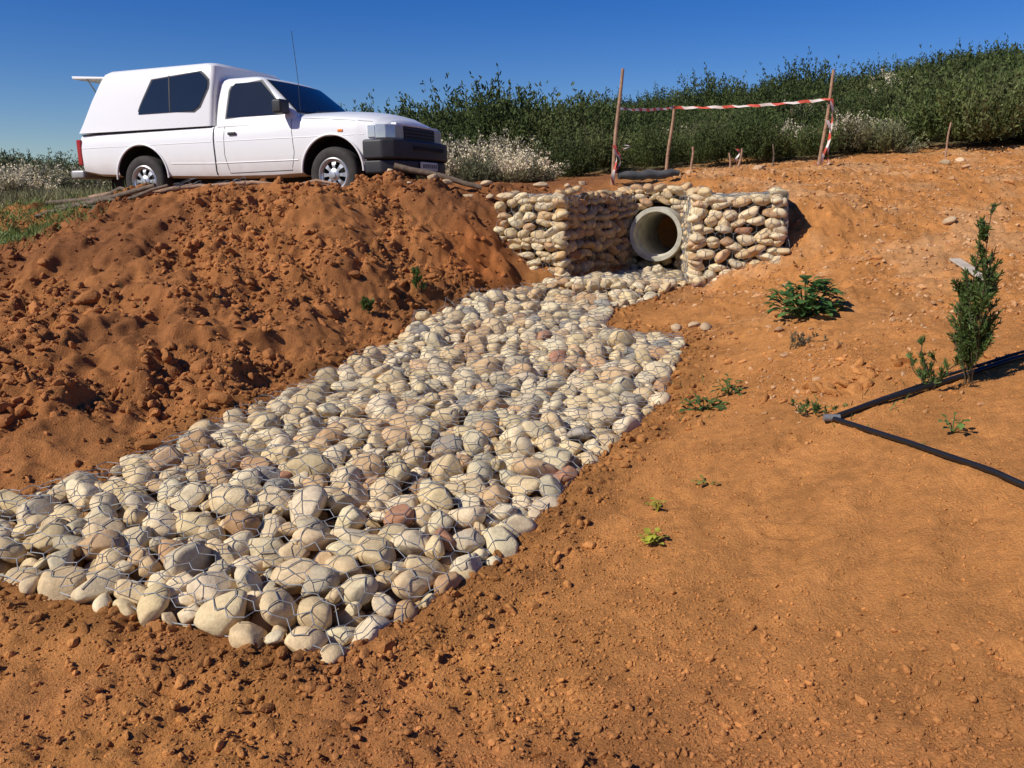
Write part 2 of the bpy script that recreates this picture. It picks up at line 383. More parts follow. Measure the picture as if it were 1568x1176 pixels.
def drape(bvh, nodes3, edges, d, lift=.005, start=.6, sub=5, maxlen=1.2, iters=30, slack=.0012):
    d = np.array(d, float); dv = Vector(d)
    def cast(p):
        h = bvh.ray_cast(Vector(p-d*start), dv, maxlen)
        return 9. if h[0] is None else h[3]
    O = np.array([cast(p) for p in nodes3]); H = O.copy()
    med = np.median(O[O < 9]) if (O < 9).any() else start
    H[H > 8] = med+.05
    deg = np.zeros(len(H)); np.add.at(deg, edges[:, 0], 1); np.add.at(deg, edges[:, 1], 1)
    for it in range(iters):
        s = np.zeros(len(H)); np.add.at(s, edges[:, 0], H[edges[:, 1]]); np.add.at(s, edges[:, 1], H[edges[:, 0]])
        av = np.where(deg > 1, s/np.maximum(deg, 1), H)+slack
        H = np.minimum(O, np.where(deg > 1, av, H))
    P0, P1 = [], []
    for a, b in edges:
        t = np.linspace(0, 1, sub+1)
        P = nodes3[a][None]*(1-t)[:, None]+nodes3[b][None]*t[:, None]
        h = H[a]*(1-t)+H[b]*t
        c = np.array([9.]+[cast(p) for p in P[1:-1]]+[9.])
        h = np.minimum(h, c)
        for _ in range(6): h[1:-1] = np.minimum(c[1:-1], .5*(h[:-2]+h[2:]))
        Q = P-d*start+d[None]*(h-lift)[:, None]
        P0.append(Q[:-1]); P1.append(Q[1:])
    return np.concatenate(P0), np.concatenate(P1)
bvh = BVHTree.FromPolygons(topv.tolist(), topf.tolist())
nd, ed = hexnet(-3.6, 3.6, -.5, 8.5, .050)
th = math.atan2(5.1, 2.94)-math.pi/2
cx = nd[:, 0]*math.cos(th)-nd[:, 1]*math.sin(th)-1.0; cy = nd[:, 0]*math.sin(th)+nd[:, 1]*math.cos(th)+2.6
jx = .05*(vn(cx*2.2, cy*2.2, 5)-.5)*2+.016*(vn(cx*15, cy*15, 7)-.5)*2; jy = .05*(vn(cx*2.2, cy*2.2, 6)-.5)*2+.016*(vn(cx*15, cy*15, 8)-.5)*2
cx = cx+jx; cy = cy+jy
inside = sdpoly(cx, cy, MAT) < .03
ed = ed[inside[ed[:, 0]] & inside[ed[:, 1]]]
n3 = np.stack([cx, cy, height(cx, cy)], 1)
used = np.unique(ed); remap = -np.ones(len(n3), int); remap[used] = np.arange(len(used)); n3 = n3[used]; ed = remap[ed]
P0, P1 = drape(bvh, n3, ed, (0, 0, -1))
wv, wf = tube_arrays(P0, P1, .0022, 4)
pl = np.array(MAT+[MAT[0]]); pts = []
for a, b in zip(pl[:-1], pl[1:]):
    L = np.linalg.norm(b-a); k = max(2, int(L/.05))
    for i in range(k): pts.append(a+(b-a)*i/k)
pts = np.array(pts); pz = height(pts[:, 0], pts[:, 1])+.015+.03*vn(pts[:, 0]*6, pts[:, 1]*6, 3)
P3 = np.c_[pts, pz]; sv, sf = tube_arrays(P3[:-1], P3[1:], .0028, 4)
fastmesh("wire_netting", wv, wf, None, False, [M_wire], mattress)
fastmesh("selvedge_wire", sv, sf, None, False, [M_wire], mattress)
# ------------------------------------------------------------------ gabion headwall
ZT = .0
A_, B_, C_ = (-.14, 9.3), (.52, 8.92), (1.44, 10.15)
F_, G_, H_, I_ = (2.04, 9.95), (1.82, 8.48), (2.60, 8.2), (3.02, 9.7)
LB = [A_, B_, C_, (1.0, 10.95), (.1, 10.3)]
RB = [G_, H_, I_, (2.9, 10.4), F_]
BB = [C_, F_, (2.6, 11.2), (1.2, 11.3)]
headwall = empty("gabion_headwall")
def inset(poly, d):
    P = np.array(poly); c = P.mean(0); return [tuple(c+(p-c)*(1-d/np.linalg.norm(p-c))) for p in P]
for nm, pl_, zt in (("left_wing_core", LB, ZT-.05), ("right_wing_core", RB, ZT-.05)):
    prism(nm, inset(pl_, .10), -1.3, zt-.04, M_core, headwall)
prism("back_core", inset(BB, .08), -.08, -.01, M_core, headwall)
parts = []; nets = []
PIPE_C = np.array([1.735, 10.0, -.44]); PIPE_R = .315
def face(P, Q, zb, zt, pipe=False, tone=1.0):
    P = np.array(P); Q = np.array(Q); L = np.linalg.norm(Q-P); e = (Q-P)/L; nrm = np.array([e[1], -e[0]])
    cs, axs, rs = [], [], []
    z = zb; yaw = math.atan2(e[1], e[0])
    while z < zt-.04:
        h = rng.uniform(.070, .115)
        u = rng.uniform(-.08, .0)
        while u < L+.02:
            w = rng.uniform(.11, .25); uc = u+w/2
            zz = z+h/2+rng.normal(0, .018)
            bul = .04*math.sin(max(0, min(1, (z-zb)/(zt-zb)))*math.pi)
            p = P+e*min(uc, L-.03)+nrm*(-.055+bul+rng.normal(0, .013))
            if not (pipe and math.hypot(np.dot(p-PIPE_C[:2], e), zz-PIPE_C[2]) < PIPE_R+.02):
                cs.append((p[0], p[1], zz)); axs.append((w/2*1.06, rng.uniform(.07, .09), h/2*rng.uniform(1.0, 1.3)))
            u += w*.95
        z += h*.93
    n = len(cs); t = rng.normal(0, .26, n)
    R = randrot(n, .10, np.full(n, yaw)); c, s = np.cos(t), np.sin(t)
    Ry = np.zeros((n, 3, 3)); Ry[:, 1, 1] = 1; Ry[:, 0, 0] = c; Ry[:, 0, 2] = s; Ry[:, 2, 0] = -s; Ry[:, 2, 2] = c
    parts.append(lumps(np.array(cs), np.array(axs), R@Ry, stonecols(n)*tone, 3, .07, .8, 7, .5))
    nets.append((P, e, nrm, L, zb, zt))
face(A_, B_, -1.0, ZT); face(B_, C_, -1.0, ZT+.03, False, np.array([.85, .72, .6])); face(C_, F_, -1.0, .09, True)  # left wing's inner face: its shade is put into a darker, browner stone colour
face(F_, G_, -1.0, ZT+.03); face(G_, H_, -1.0, ZT); face(H_, I_, -.8, ZT)
for pl_, zt in ((LB, ZT), (RB, ZT), (BB, .09)):
    T = throw(inset(pl_, .02), [(.09, 60), (.07, 80), (.055, 80)], .78, .02)
    n = len(T)
    parts.append(lumps(np.c_[T[:, 0], T[:, 1], zt-.045+rng.normal(0, .010, n)], np.c_[T[:, 2]*1.2, T[:, 2], T[:, 2]*.55], randrot(n, .15), stonecols(n), 3, .06, .7))
hv, hf, hc = merge(parts)
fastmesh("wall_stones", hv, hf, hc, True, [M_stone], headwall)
bvh2 = BVHTree.FromPolygons(hv.tolist(), hf.tolist())
WV, WF, o = [], [], 0
for P, e, nrm, L, zb, zt in nets:
    nd, ed = hexnet(0.04, L-.04, 0, zt-zb-.05, .05)
    n3 = np.c_[P[0]+e[0]*nd[:, 0], P[1]+e[1]*nd[:, 0], zb+nd[:, 1]]
    if abs(P[0]-C_[0]) < 1e-6:
        ok = np.hypot((n3[:, :2]-PIPE_C[:2])@e, n3[:, 2]-PIPE_C[2]) > PIPE_R+.03; ed = ed[ok[ed[:, 0]] & ok[ed[:, 1]]]
    a, b = drape(bvh2, n3, ed, (-nrm[0], -nrm[1], 0), start=.3, maxlen=.45, sub=3)
    v, f = tube_arrays(a, b, .0024, 3); WV.append(v); WF.append(f+o); o += len(v)
for pl_, zt in ((LB, ZT), (RB, ZT), (BB, .09)):
    Pp = np.array(pl_); lo = Pp.min(0); hi = Pp.max(0)
    nd, ed = hexnet(lo[0], hi[0], lo[1], hi[1], .05)
    ok = sdpoly(nd[:, 0], nd[:, 1], pl_) < 0; ed = ed[ok[ed[:, 0]] & ok[ed[:, 1]]]
    a, b = drape(bvh2, np.c_[nd, np.full(len(nd), zt)], ed, (0, 0, -1), start=.4, maxlen=.6, sub=3)
    v, f = tube_arrays(a, b, .0024, 3); WV.append(v); WF.append(f+o); o += len(v)
fastmesh("wall_netting", np.concatenate(WV), np.concatenate(WF), None, False, [M_wire], headwall)
# ------------------------------------------------------------------ concrete pipe
def lathe(name, prof, m, parent, seg=64, loc=(0, 0, 0), rot=None):
    V = []; F = []
    k = len(prof)
    for i in range(seg):
        t = 2*math.pi*i/seg
        for (rr, yy) in prof: V.append((rr*math.cos(t), yy, rr*math.sin(t)))
    for i in range(seg):
        j = (i+1) % seg
        for q in range(k-1): F.append((i*k+q, i*k+q+1, j*k+q+1, j*k+q))
    o = pymesh(name, V, F, [m], parent, smooth=True)
    es = o.modifiers.new("es", 'EDGE_SPLIT'); es.split_angle = math.radians(35)
    o.location = loc
    if rot: o.rotation_euler = rot
    return o
pax = np.array([.40, .917]); PL = PIPE_C-np.array([pax[0], pax[1], 0])*.18
pipe = lathe("concrete_pipe", [(.30, 2.6), (.315, .02), (.308, 0), (.262, 0), (.255, .012), (.255, .11), (.238, .115), (.238, 2.6)], M_conc, None, 64,
             tuple(PL), (0, 0, -math.atan2(pax[0], pax[1])))
gp = []
for i in range(14):
    t = i/13
    for j in range(8):
        s = j/7
        p = np.array(H_)*(1-t)+np.array(I_)*t
        gp.append((p[0]+.035+.025*math.sin(5*t+7*s), p[1]-.01+.03*math.sin(9*t), -.62+.64*s+.25*t*(1-s)+.015*math.sin(11*t+4*s)))
GF = [(i*8+j, (i+1)*8+j, (i+1)*8+j+1, i*8+j+1) for i in range(13) for j in range(7)]
g = pymesh("geotextile_sheet", gp, GF, [M_geo], None, smooth=True); so = g.modifiers.new("s", 'SOLIDIFY'); so.thickness = .006
# ------------------------------------------------------------------ soil clods / pebbles
def scatter(n, x0, x1, y0, y1, smin, smax, power, maskf, colf, sub, rough, facet, sink=.3, flat=(.55, .85)):
    x = rng.uniform(x0, x1, n); y = y0+(y1-y0)*rng.uniform(0, 1, n)**1.15
    m = maskf(x, y); keep = rng.uniform(0, 1, n) < m; x, y = x[keep], y[keep]; n = len(x)
    s = smin*(smax/smin)**(rng.uniform(0, 1, n)**power)
    z = groundz(x, y)+s*(.5-sink)*.8
    A_x = np.c_[s*rng.uniform(.9, 1.5, n), s*rng.uniform(.7, 1, n), s*rng.uniform(flat[0], flat[1], n)]
    return lumps(np.c_[x, y, z], A_x, randrot(n, .5), colf(x, y, n), sub, rough, facet, 7, .4)
sp = []
def mL(x, y): return ss(0, .25, leftd(x, y))*(sdpoly(x, y, MAT) > .0)*ss(11.3, 9.5, y)*(.12+.88*ss(.42, .60, fbm(x, y, 1.1, 2, 29)))
def cS(k, a=.85, b=1.15):
    return lambda x, y, n: soilcol(x, y)*k*rng.uniform(a, b, (n, 1))
sp.append(scatter(48000, -6, 1, 3.3, 10.5, .006, .038, 2.2, mL, cS(1.05), 2, .20, .8))
sp.append(scatter(950, -6, .5, 3.3, 9.8, .03, .085, 2.0, mL, cS(1.05), 3, .24, .8, .4))
def medge(x, y):
    d = sdpoly(x, y, MAT); return ss(.45, .0, d)*(d > -.02)
sp.append(scatter(28000, -3.2, 2, 2.4, 8.6, .005, .034, 2.0, medge, cS(.95), 2, .20, .8))
def mR(x, y): return (leftd(x, y) < 0)*(sdpoly(x, y, MAT) > .05)*(sdpoly(x, y, NOTCH) > 0)*(.25+.75*ss(.42, .62, fbm(x, y, 1.1, 3, 322)))
sp.append(scatter(110000, -3, 4.5, 1.5, 5.5, .0026, .0085, 1.7, mR, cS(1.0, .75, 1.25), 1, .1, .2))
def mNL(x, y): return mR(x, y)*ss(3.4, 2.3, y+.30*x)
sp.append(scatter(9000, -3, 1.8, 1.5, 3.4, .006, .018, 2, mNL, cS(1.0, .8, 1.2), 2, .2, .8))
sp.append(scatter(1200, -3, 4.5, 1.6, 5.5, .007, .015, 2, mR, cS(1.0, .8, 1.25), 2, .2, .8))
def tanc(x, y, n):
    a = soilcol(x, y); b = np.array([.56, .35, .19]); w = rng.uniform(0, 1, (n, 1))**1.5; return (a*(1-w)+b*w)*rng.uniform(.8, 1.15, (n, 1))
def mU(x, y): return mR(x, y)*ss(.9, 1.8, x)*ss(3.6, 6, y)
sp.append(scatter(34000, .8, 8.5, 3.8, 12.8, .006, .026, 2.4, mU, tanc, 2, .18, .8))
sp.append(scatter(260, 1.2, 8.5, 4.6, 12.6, .025, .06, 2.0, mU, tanc, 3, .2, .85, .38, (.45, .75)))
k = 40; hx = rng.normal(2.0, .30, k); hy = rng.normal(4.72, .10, k); hs_ = rng.uniform(.012, .055, k)
sp.append(lumps(np.c_[hx, hy, groundz(hx, hy)+hs_*.25], np.c_[hs_*1.4, hs_, hs_*.7], randrot(k, .5), soilcol(hx, hy)*.95, 3, .26, .85, 7, .4))
v, f, c = merge(sp)
fastmesh("soil_clods", v, f, c, False, [M_clod])
bx = np.array([(-.05, 9.95, .06), (.12, 9.75, .07), (-.5, 9.75, .05), (-.75, 9.85, .06), (-1.15, 9.6, .045), (.35, 10.55, .07), (.7, 10.75, .05), (-1.4, 9.9, .04), (.9, 11.0, .05),
               (.05, 10.2, .045), (-.9, 9.7, .05), (-.25, 9.8, .05), (2.2, 11.4, .05), (3.3, 11.5, .06), (5.6, 11.2, .07), (5.9, 11.4, .05), (-.3, 10.0, .055), (4.2, 8.2, .06), (1.38, 6.95, .05), (1.55,7.05,.04), (1.6, 6.85, .05)])
n = len(bx); zb = groundz(bx[:, 0], bx[:, 1])
v, f, c = lumps(np.c_[bx[:, 0], bx[:, 1], zb+bx[:, 2]*.3], np.c_[bx[:, 2]*1.4, bx[:, 2], bx[:, 2]*.7], randrot(n, .2), np.array([.50, .36, .22])*rng.uniform(.8, 1.2, (n, 1)), 4, .11, .85)
fastmesh("loose_rocks", v, f, c, True, [M_stone])
# ------------------------------------------------------------------ shrubs
def leaf_quads(P, D, L, Wd, cols):
    n = len(P); D = D/np.linalg.norm(D, axis=1, keepdims=True)
    s = np.cross(D, rng.normal(size=(n, 3))); s /= (np.linalg.norm(s, axis=1, keepdims=True)+1e-9)
    L = np.broadcast_to(L, (n,))[:, None]; Wd = np.broadcast_to(Wd, (n,))[:, None]
    Q = np.stack([P-s*Wd*.4, P+s*Wd*.4, P+D*L*.6+s*Wd*.5, P+D*L, P+D*L*.6-s*Wd*.5], 1).reshape(-1, 3)
    b = (np.arange(n)*5)[:, None]
    F = np.concatenate([b+np.array([[0, 1, 2]]), b+np.array([[0, 2, 4]]), b+np.array([[4, 2, 3]])])
    return Q, F, np.repeat(cols, 5, 0)
def shrub(name, h, r, ncl, ntw, nlf, base, alt, flower=None, ff=0, L=.06, Wd=.02, add=False):
    parts = []
    for c in range(ncl):
        a = rng.uniform(0, 6.28); q = rng.uniform(0, 1)**.6
        cd = np.array([math.cos(a)*q*r, math.sin(a)*q*r, h*rng.uniform(.6, 1.0)*(1-.4*q*q)])
        tone = rng.uniform(.7, 1.3); mixc = rng.uniform(0, 1)
        ccol = (base*(1-mixc)+alt*mixc)*tone
        fl_cl = rng.uniform() < .8
        for t in range(ntw):
            end = cd+rng.normal(size=3)*np.array([.18*r+.05, .18*r+.05, .08*h])
            b0 = np.array([end[0]*.15, end[1]*.15, 0])
            tt = rng.uniform(.25, 1.0, nlf)**.8
            mid = np.array([end[0]*.75, end[1]*.75, end[2]*.45])
            P = (1-tt)[:, None]**2*b0+2*((1-tt)*tt)[:, None]*mid+(tt**2)[:, None]*end
            P += rng.normal(0, .024, (nlf, 3))
            D = (end-mid)/np.linalg.norm(end-mid)+rng.normal(0, .6, (nlf, 3))
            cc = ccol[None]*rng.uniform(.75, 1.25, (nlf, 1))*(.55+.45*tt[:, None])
            LL = L*rng.uniform(.6, 1.3, nlf); ww = np.full(nlf, Wd)
            if flower is not None and fl_cl:
                fm = (tt > .70) & (rng.uniform(0, 1, nlf) < ff)
                cc[fm] = flower*rng.uniform(.7, 1.1, (fm.sum(), 1)); LL[fm] = .034; ww[fm] = .034
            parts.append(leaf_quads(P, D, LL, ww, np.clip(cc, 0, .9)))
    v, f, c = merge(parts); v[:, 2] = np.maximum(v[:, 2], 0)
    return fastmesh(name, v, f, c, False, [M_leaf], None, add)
G1 = np.array([.100, .130, .036]); G2 = np.array([.155, .168, .064]); G3 = np.array([.062, .088, .027]); GR = np.array([.215, .215, .13]); BR = np.array([.26, .205, .11]); WH = np.array([.80, .69, .48])
protos = [
 shrub("p_green", 1.0, .62, 18, 8, 30, G1, G2), shrub("p_dark", 1.1, .66, 18, 8, 30, G3, G1), shrub("p_olive", .85, .62, 18, 8, 30, G2, BR*.8),
 shrub("p_grey", .85, .6, 18, 8, 30, GR, G2), shrub("p_tall", 1.45, .95, 26, 8, 32, G3, G1, None, 0, .07, .024),
 shrub("p_flower", .95, .68, 20, 8, 30, GR, BR, WH, .85), shrub("p_dry", .75, .55, 14, 7, 30, BR, GR, WH*.7, .2), shrub("p_flower2", .95, .62, 18, 8, 30, G2, GR, WH, .4)]
pc = bpy.data.collections.new("shrub_prototypes")
for i, p in enumerate(protos): p.name = "%02d_%s" % (i, p.name); pc.objects.link(p)
sel = []; scl = []
cand = 9000
ys = np.sqrt(rng.uniform(12.3**2, 38**2, cand)); ks = rng.uniform(-.9, .9, cand); xs = ks*ys
order = np.argsort(ys); acc = np.zeros((0, 2))
for i in order:
    x, y = xs[i], ys[i]
    front = np.interp(x, [-30, -8, -7, -1.4, -1.0, .5, 3, 6, 9, 20], [13.8, 13.6, 15.0, 15.0, 13.0, 12.9, 13.0, 12.7, 12.6, 12.4])
    if y < front+rng.uniform(0, .5): continue
    sp_ = .46+.022*(y-12)
    if len(acc) and np.min((acc[:, 0]-x)**2+(acc[:, 1]-y)**2) < sp_**2: continue
    acc = np.vstack([acc, (x, y)])
    row = y-front
    fl = fbm(np.array([x]), np.array([y]), .45, 2, 500)[0]; dk = fbm(np.array([x]), np.array([y]), .25, 2, 700)[0]; cz_ = fbm(np.array([x]), np.array([y]), .38, 2, 800)[0]
    if row < 3.8 and fl > .52: w = [.04, .03, .04, .04, 0, .72, .06, .08]
    elif row < 3.5: w = [.26, .24, .20, .08, .06, .0, .16, .0]
    elif x > 5 and fl > .58: w = [.15, .12, .12, .10, .05, .38, .0, .08]
    elif dk > .48: w = [.26, .40, .08, .03, .21, .0, .02, .0]
    else: w = [.34, .16, .28, .14, .05, .0, .03, .0]
    sel.append(rng.choice(8, p=np.array(w)/sum(w)))
    s = rng.uniform(.66, 1.0)*(.78+.55*float(ss(.35, .65, cz_)))*(1.0 if row > 2 else .92)
    if x < -6: s *= .8
    scl.append(s)
pz = groundz(acc[:, 0], acc[:, 1])-.05
me = bpy.data.meshes.new("hillside_shrubs"); me.from_pydata(np.c_[acc, pz].tolist(), [], [])
a1 = me.attributes.new("pidx", 'INT', 'POINT'); a1.data.foreach_set("value", np.array(sel, np.int32))
a2 = me.attributes.new("pscale", 'FLOAT', 'POINT'); a2.data.foreach_set("value", np.array(scl, np.float32))
a3 = me.attributes.new("prot", 'FLOAT_VECTOR', 'POINT'); a3.data.foreach_set("vector", np.c_[rng.normal(0, .08, len(acc)), rng.normal(0, .08, len(acc)), rng.uniform(0, 6.28, len(acc))].astype(np.float32).ravel())
me.materials.append(M_leaf)
hs = bpy.data.objects.new("hillside_shrubs", me); link(hs)
ng = bpy.data.node_groups.new("scatter_shrubs", 'GeometryNodeTree')
ng.interface.new_socket("Geometry", in_out='INPUT', socket_type='NodeSocketGeometry'); ng.interface.new_socket("Geometry", in_out='OUTPUT', socket_type='NodeSocketGeometry')
gi = ng.nodes.new('NodeGroupInput'); go = ng.nodes.new('NodeGroupOutput')
ip = ng.nodes.new('GeometryNodeInstanceOnPoints'); ci = ng.nodes.new('GeometryNodeCollectionInfo'); ci.inputs['Collection'].default_value = pc
ci.inputs['Separate Children'].default_value = True; ci.inputs['Reset Children'].default_value = True
def na(nm, dt):
    q = ng.nodes.new('GeometryNodeInputNamedAttribute'); q.data_type = dt; q.inputs['Name'].default_value = nm; return q.outputs['Attribute']
ip.inputs['Pick Instance'].default_value = True
ng.links.new(gi.outputs[0], ip.inputs['Points']); ng.links.new(ci.outputs[0], ip.inputs['Instance'])
ng.links.new(na("pidx", 'INT'), ip.inputs['Instance Index']); ng.links.new(na("pscale", 'FLOAT'), ip.inputs['Scale']); ng.links.new(na("prot", 'FLOAT_VECTOR'), ip.inputs['Rotation'])
ng.links.new(ip.outputs[0], go.inputs[0])
md = hs.modifiers.new("scatter", 'NODES'); md.node_group = ng
# ------------------------------------------------------------------ small plants
def leafy(name, x, y, nl, size, spread, h, base, var=.25, droop=.5):
    V, F, C = [], [], []; z0 = gz(x, y)
    for i in range(nl):
        a = rng.uniform(0, 6.28); q = rng.uniform(.1, 1)
        bpt = np.array([x+math.cos(a)*spread*q*.9, y+math.sin(a)*spread*q*.9, z0+h*rng.uniform(.2, 1)*(1-.5*q)])
        d = np.array([math.cos(a)+rng.normal(0, .3), math.sin(a)+rng.normal(0, .3), rng.uniform(-.2, .8)]); d /= np.linalg.norm(d)
        s = np.cross(d, [0, 0, 1]); s /= np.linalg.norm(s); up = np.cross(s, d)
        L = size*rng.uniform(.6, 1.25); w = L*rng.uniform(.28, .42)
        o = len(V); prof = [(0, .05), (.25, .8), (.5, 1), (.78, .7), (1, .05)]
        for t, ww in prof:
            c = bpt+d*L*t-np.array([0, 0, 1])*droop*L*t*t*.6
            jag = rng.uniform(.8, 1.2)
            V += [c-s*w*ww*jag+up*w*.25*ww, c, c+s*w*ww*jag+up*w*.25*ww]
        for k in range(4):
            for m_ in range(2): F.append((o+k*3+m_, o+k*3+m_+1, o+k*3+m_+4, o+k*3+m_+3))
        cc = base*rng.uniform(1-var, 1+var); C += [cc]*15
        if i % 2 == 0:
            P = np.array([[x, y, z0]]); tv, tf = tube_arrays(P, bpt[None], .003, 4); o = len(V); V += list(tv); F += [tuple(q+o) for q in tf]; C += [base*.9]*len(tv)
    return fastmesh(name, V, np.array(F), np.array(C), True, [M_weed])
def sprig(name, x, y, stems, h, nlf, base, L=.03, Wd=.007, spread=.25, tw=9, twl=.16):
    parts = []; z0 = gz(x, y); A0, A1 = [], []
    for s_ in range(stems):
        hh = h*rng.uniform(.55, 1) if s_ else h
        dx, dy = rng.normal(0, spread*.5, 2)*(1 if s_ else .3)
        def pt(t): return np.array([x+dx*t+.02*math.sin(6*t+s_), y+dy*t+.02*math.cos(5*t+s_), z0+hh*t])
        for k in range(7): A0.append(pt(k/7)); A1.append(pt((k+1)/7))
        for k in range(tw):
            t = rng.uniform(.12, .97); st = pt(t); a = rng.uniform(0, 6.28); l = twl*rng.uniform(.4, 1.1)*(1.05-t*.75)
            en = st+np.array([math.cos(a)*l*.55, math.sin(a)*l*.55, l]); A0.append(st); A1.append(en)
            q = rng.uniform(.0, 1.05, (nlf, 1)); P = st*(1-q)+en*q+rng.normal(0, .004, (nlf, 3))
            D = (en-st)/np.linalg.norm(en-st)+rng.normal(0, .5, (nlf, 3))
            parts.append(leaf_quads(P, D, L*rng.uniform(.6, 1.2, nlf), Wd, base*rng.uniform(.6, 1.4)*rng.uniform(.8, 1.2, (nlf, 1))*np.ones((1, 3))))
    tv, tf = tube_arrays(np.array(A0), np.array(A1), .0028, 3)
    tri = np.concatenate([tf[:, [0, 1, 2]], tf[:, [0, 2, 3]]])
    parts.append((tv, tri, np.tile(np.array([.12, .09, .05]), (len(tv), 1))))
    v, f, c = merge(parts); return fastmesh(name, v, f, c, False, [M_weed])
def tuft(name, spots, n, h, base, w=.004):
    parts = []
    for (x, y, rad) in spots:
        px = x+rng.normal(0, rad, n); py = y+rng.normal(0, rad, n); pz_ = groundz(px, py)
        parts.append(leaf_quads(np.c_[px, py, pz_], np.c_[rng.normal(0, .5, n), rng.normal(0, .5, n), rng.uniform(.5, 1.2, n)], h*rng.uniform(.4, 1.2, n), np.full(n, w*2), base*rng.uniform(.6, 1.35, (n, 1))*np.ones((1, 3))))
    v, f, c = merge(parts); return fastmesh(name, v, f, c, False, [M_weed])
DG = np.array([.055, .12, .03]); YG = np.array([.20, .26, .05]); MG = np.array([.09, .15, .035])
leafy("broadleaf_weed", 2.22, 6.30, 200, .095, .27, .36, DG*1.4, .4)
leafy("broadleaf_weed", 1.18, 4.95, 24, .06, .16, .08, MG)
leafy("broadleaf_weed", 1.36, 5.1, 18, .055, .10, .12, MG)
leafy("yellowing_weed", .62, 3.42, 22, .04, .04, .07, YG*np.array([2.1, 1.6, 1]))
leafy("yellowing_weed", .68, 3.68, 12, .03, .04, .08, YG*np.array([1.9, 1.4, 1]))
leafy("yellowing_weed", .95, 3.9, 10, .03, .07, .03, YG*np.array([1.3, .9, 1]))
leafy("broadleaf_weed", 2.05, 3.75, 10, .04, .10, .12, MG*1.3)
leafy("broadleaf_weed", 2.12, 3.15, 12, .05, .03, .07, DG)
BGn = np.array([.085, .135, .032])
sprig("heath_sprig", 2.38, 4.26, 8, .92, 60, BGn, .03, .007, .15, 16, .18)
sprig("heath_sprig", 2.20, 4.32, 4, .26, 40, BGn*1.2, .03, .006, .22, 5, .09)
sprig("heath_sprig", 1.62, 4.40, 5, .08, 20, MG, .025, .006, .14, 3, .04)
sprig("dry_sprig", 1.9, 5.6, 5, .10, 14, np.array([.16, .13, .07]), .025, .006, .2, 4, .06)
sprig("bank_weed", -.85, 7.75, 4, .26, 22, MG, .035, .01, .1, 5, .08)
sprig("bank_weed", -1.25, 7.2, 4, .13, 22, MG, .035, .01, .1, 4, .06)
tuft("grass_patch", [(-5.3, 9.2, .35), (-5.7, 9.9, .5), (-4.9, 9.7, .35), (-5.5, 8.8, .25), (-6.2, 9.6, .4), (-5.0, 8.9, .3)], 700, .10, np.array([.17, .23, .06]))
tuft("dry_grass", [(-7.5+i*.9, 13.4+.3*math.sin(i*2), .5) for i in range(4)]+[(-8.6+i, 12.6, .5) for i in range(3)], 900, .28, np.array([.26, .25, .12]), .006)
tuft("sparse_grass", [(-2.1, 8.2, .3), (-3.2, 6.5, .3), (2.0, 4.3, .2), (1.2, 5.2, .15), (-1.0, 9.0, .2)], 22, .07, np.array([.13, .18, .05]), .003)
# ------------------------------------------------------------------ stakes and tape
def tape_mat():
    m, nt, b = newmat("barrier_tape")
    tc = N(nt, 'ShaderNodeTexCoord'); w = N(nt, 'ShaderNodeTexWave'); w.wave_type = 'BANDS'; w.bands_direction = 'DIAGONAL'; w.inputs['Scale'].default_value = 2.6
    nt.links.new(tc.outputs['Object'], w.inputs['Vector'])
    r_ = N(nt, 'ShaderNodeValToRGB'); r_.color_ramp.interpolation = 'CONSTANT'; r_.color_ramp.elements[0].color = (.60, .10, .06, 1); r_.color_ramp.elements[1].position = .45; r_.color_ramp.elements[1].color = (.72, .62, .55, 1)
    nt.links.new(w.outputs['Fac'], r_.inputs[0]); nt.links.new(r_.outputs[0], b.inputs['Base Color']); b.inputs['Roughness'].default_value = .4
    return m
M_tape = tape_mat()
def stake(x, y, h, r, lean=(0, 0), m=M_wood, name="wooden_stake"):
    z = gz(x, y); pts = []
    for i in range(7):
        t = i/6; pts.append((x+lean[0]*t+.008*math.sin(7*t+x), y+lean[1]*t+.006*math.sin(5*t), z-.1+(h+.1)*t))
    return polytube(name, pts, r, m, taper=[1.1-.3*i/6 for i in range(7)])
SA = (1.27, 11.0); SB = (4.05, 11.4); SC = (2.12, 11.9)
stake(*SA, 1.40, .024, (.10, 0)); stake(*SB, 1.20, .023, (.10, 0)); stake(*SC, .90, .022, (.08, 0))
stake(2.5, 12.0, .30, .018); stake(3.1, 11.9, .30, .018, (.06, 0)); stake(3.02, 11.85, .24, .016, (-.05, 0)); stake(6.0, 12.0, .48, .014, (.03, 0)); stake(3.55, 11.7, .3, .012, (-.03, 0), M_wood2)
def ribbon(name, pts, w=.05, tw=.4):
    V = []; n = len(pts)
    for i, p in enumerate(pts):
        a = tw*math.sin(i*.9)+.3
        dz = math.cos(a)*w/2; dy = math.sin(a)*w/2
        V += [(p[0], p[1]-dy, p[2]-dz), (p[0], p[1]+dy, p[2]+dz)]
    return pymesh(name, V, [(2*i, 2*i+1, 2*i+3, 2*i+2) for i in range(n-1)], [M_tape], None, smooth=True)
def lerp3(a, b, t): return tuple(a[i]*(1-t)+b[i]*t for i in range(3))
pa = (1.35, 10.98, 1.06); pb = (2.19, 11.88, 1.16); pc_ = (4.13, 11.38, 1.22)
pts = []
for q0, q1, sag, k in ((pa, pb, .02, 10), (pb, pc_, .03, 26)):
    for i in range(k+1):
        t = i/k; p = lerp3(q0, q1, t); pts.append((p[0], p[1]-.03, p[2]-sag*4*t*(1-t)+.006*math.sin(i*2.1)))
ribbon("barrier_tape", pts, .036, .6)
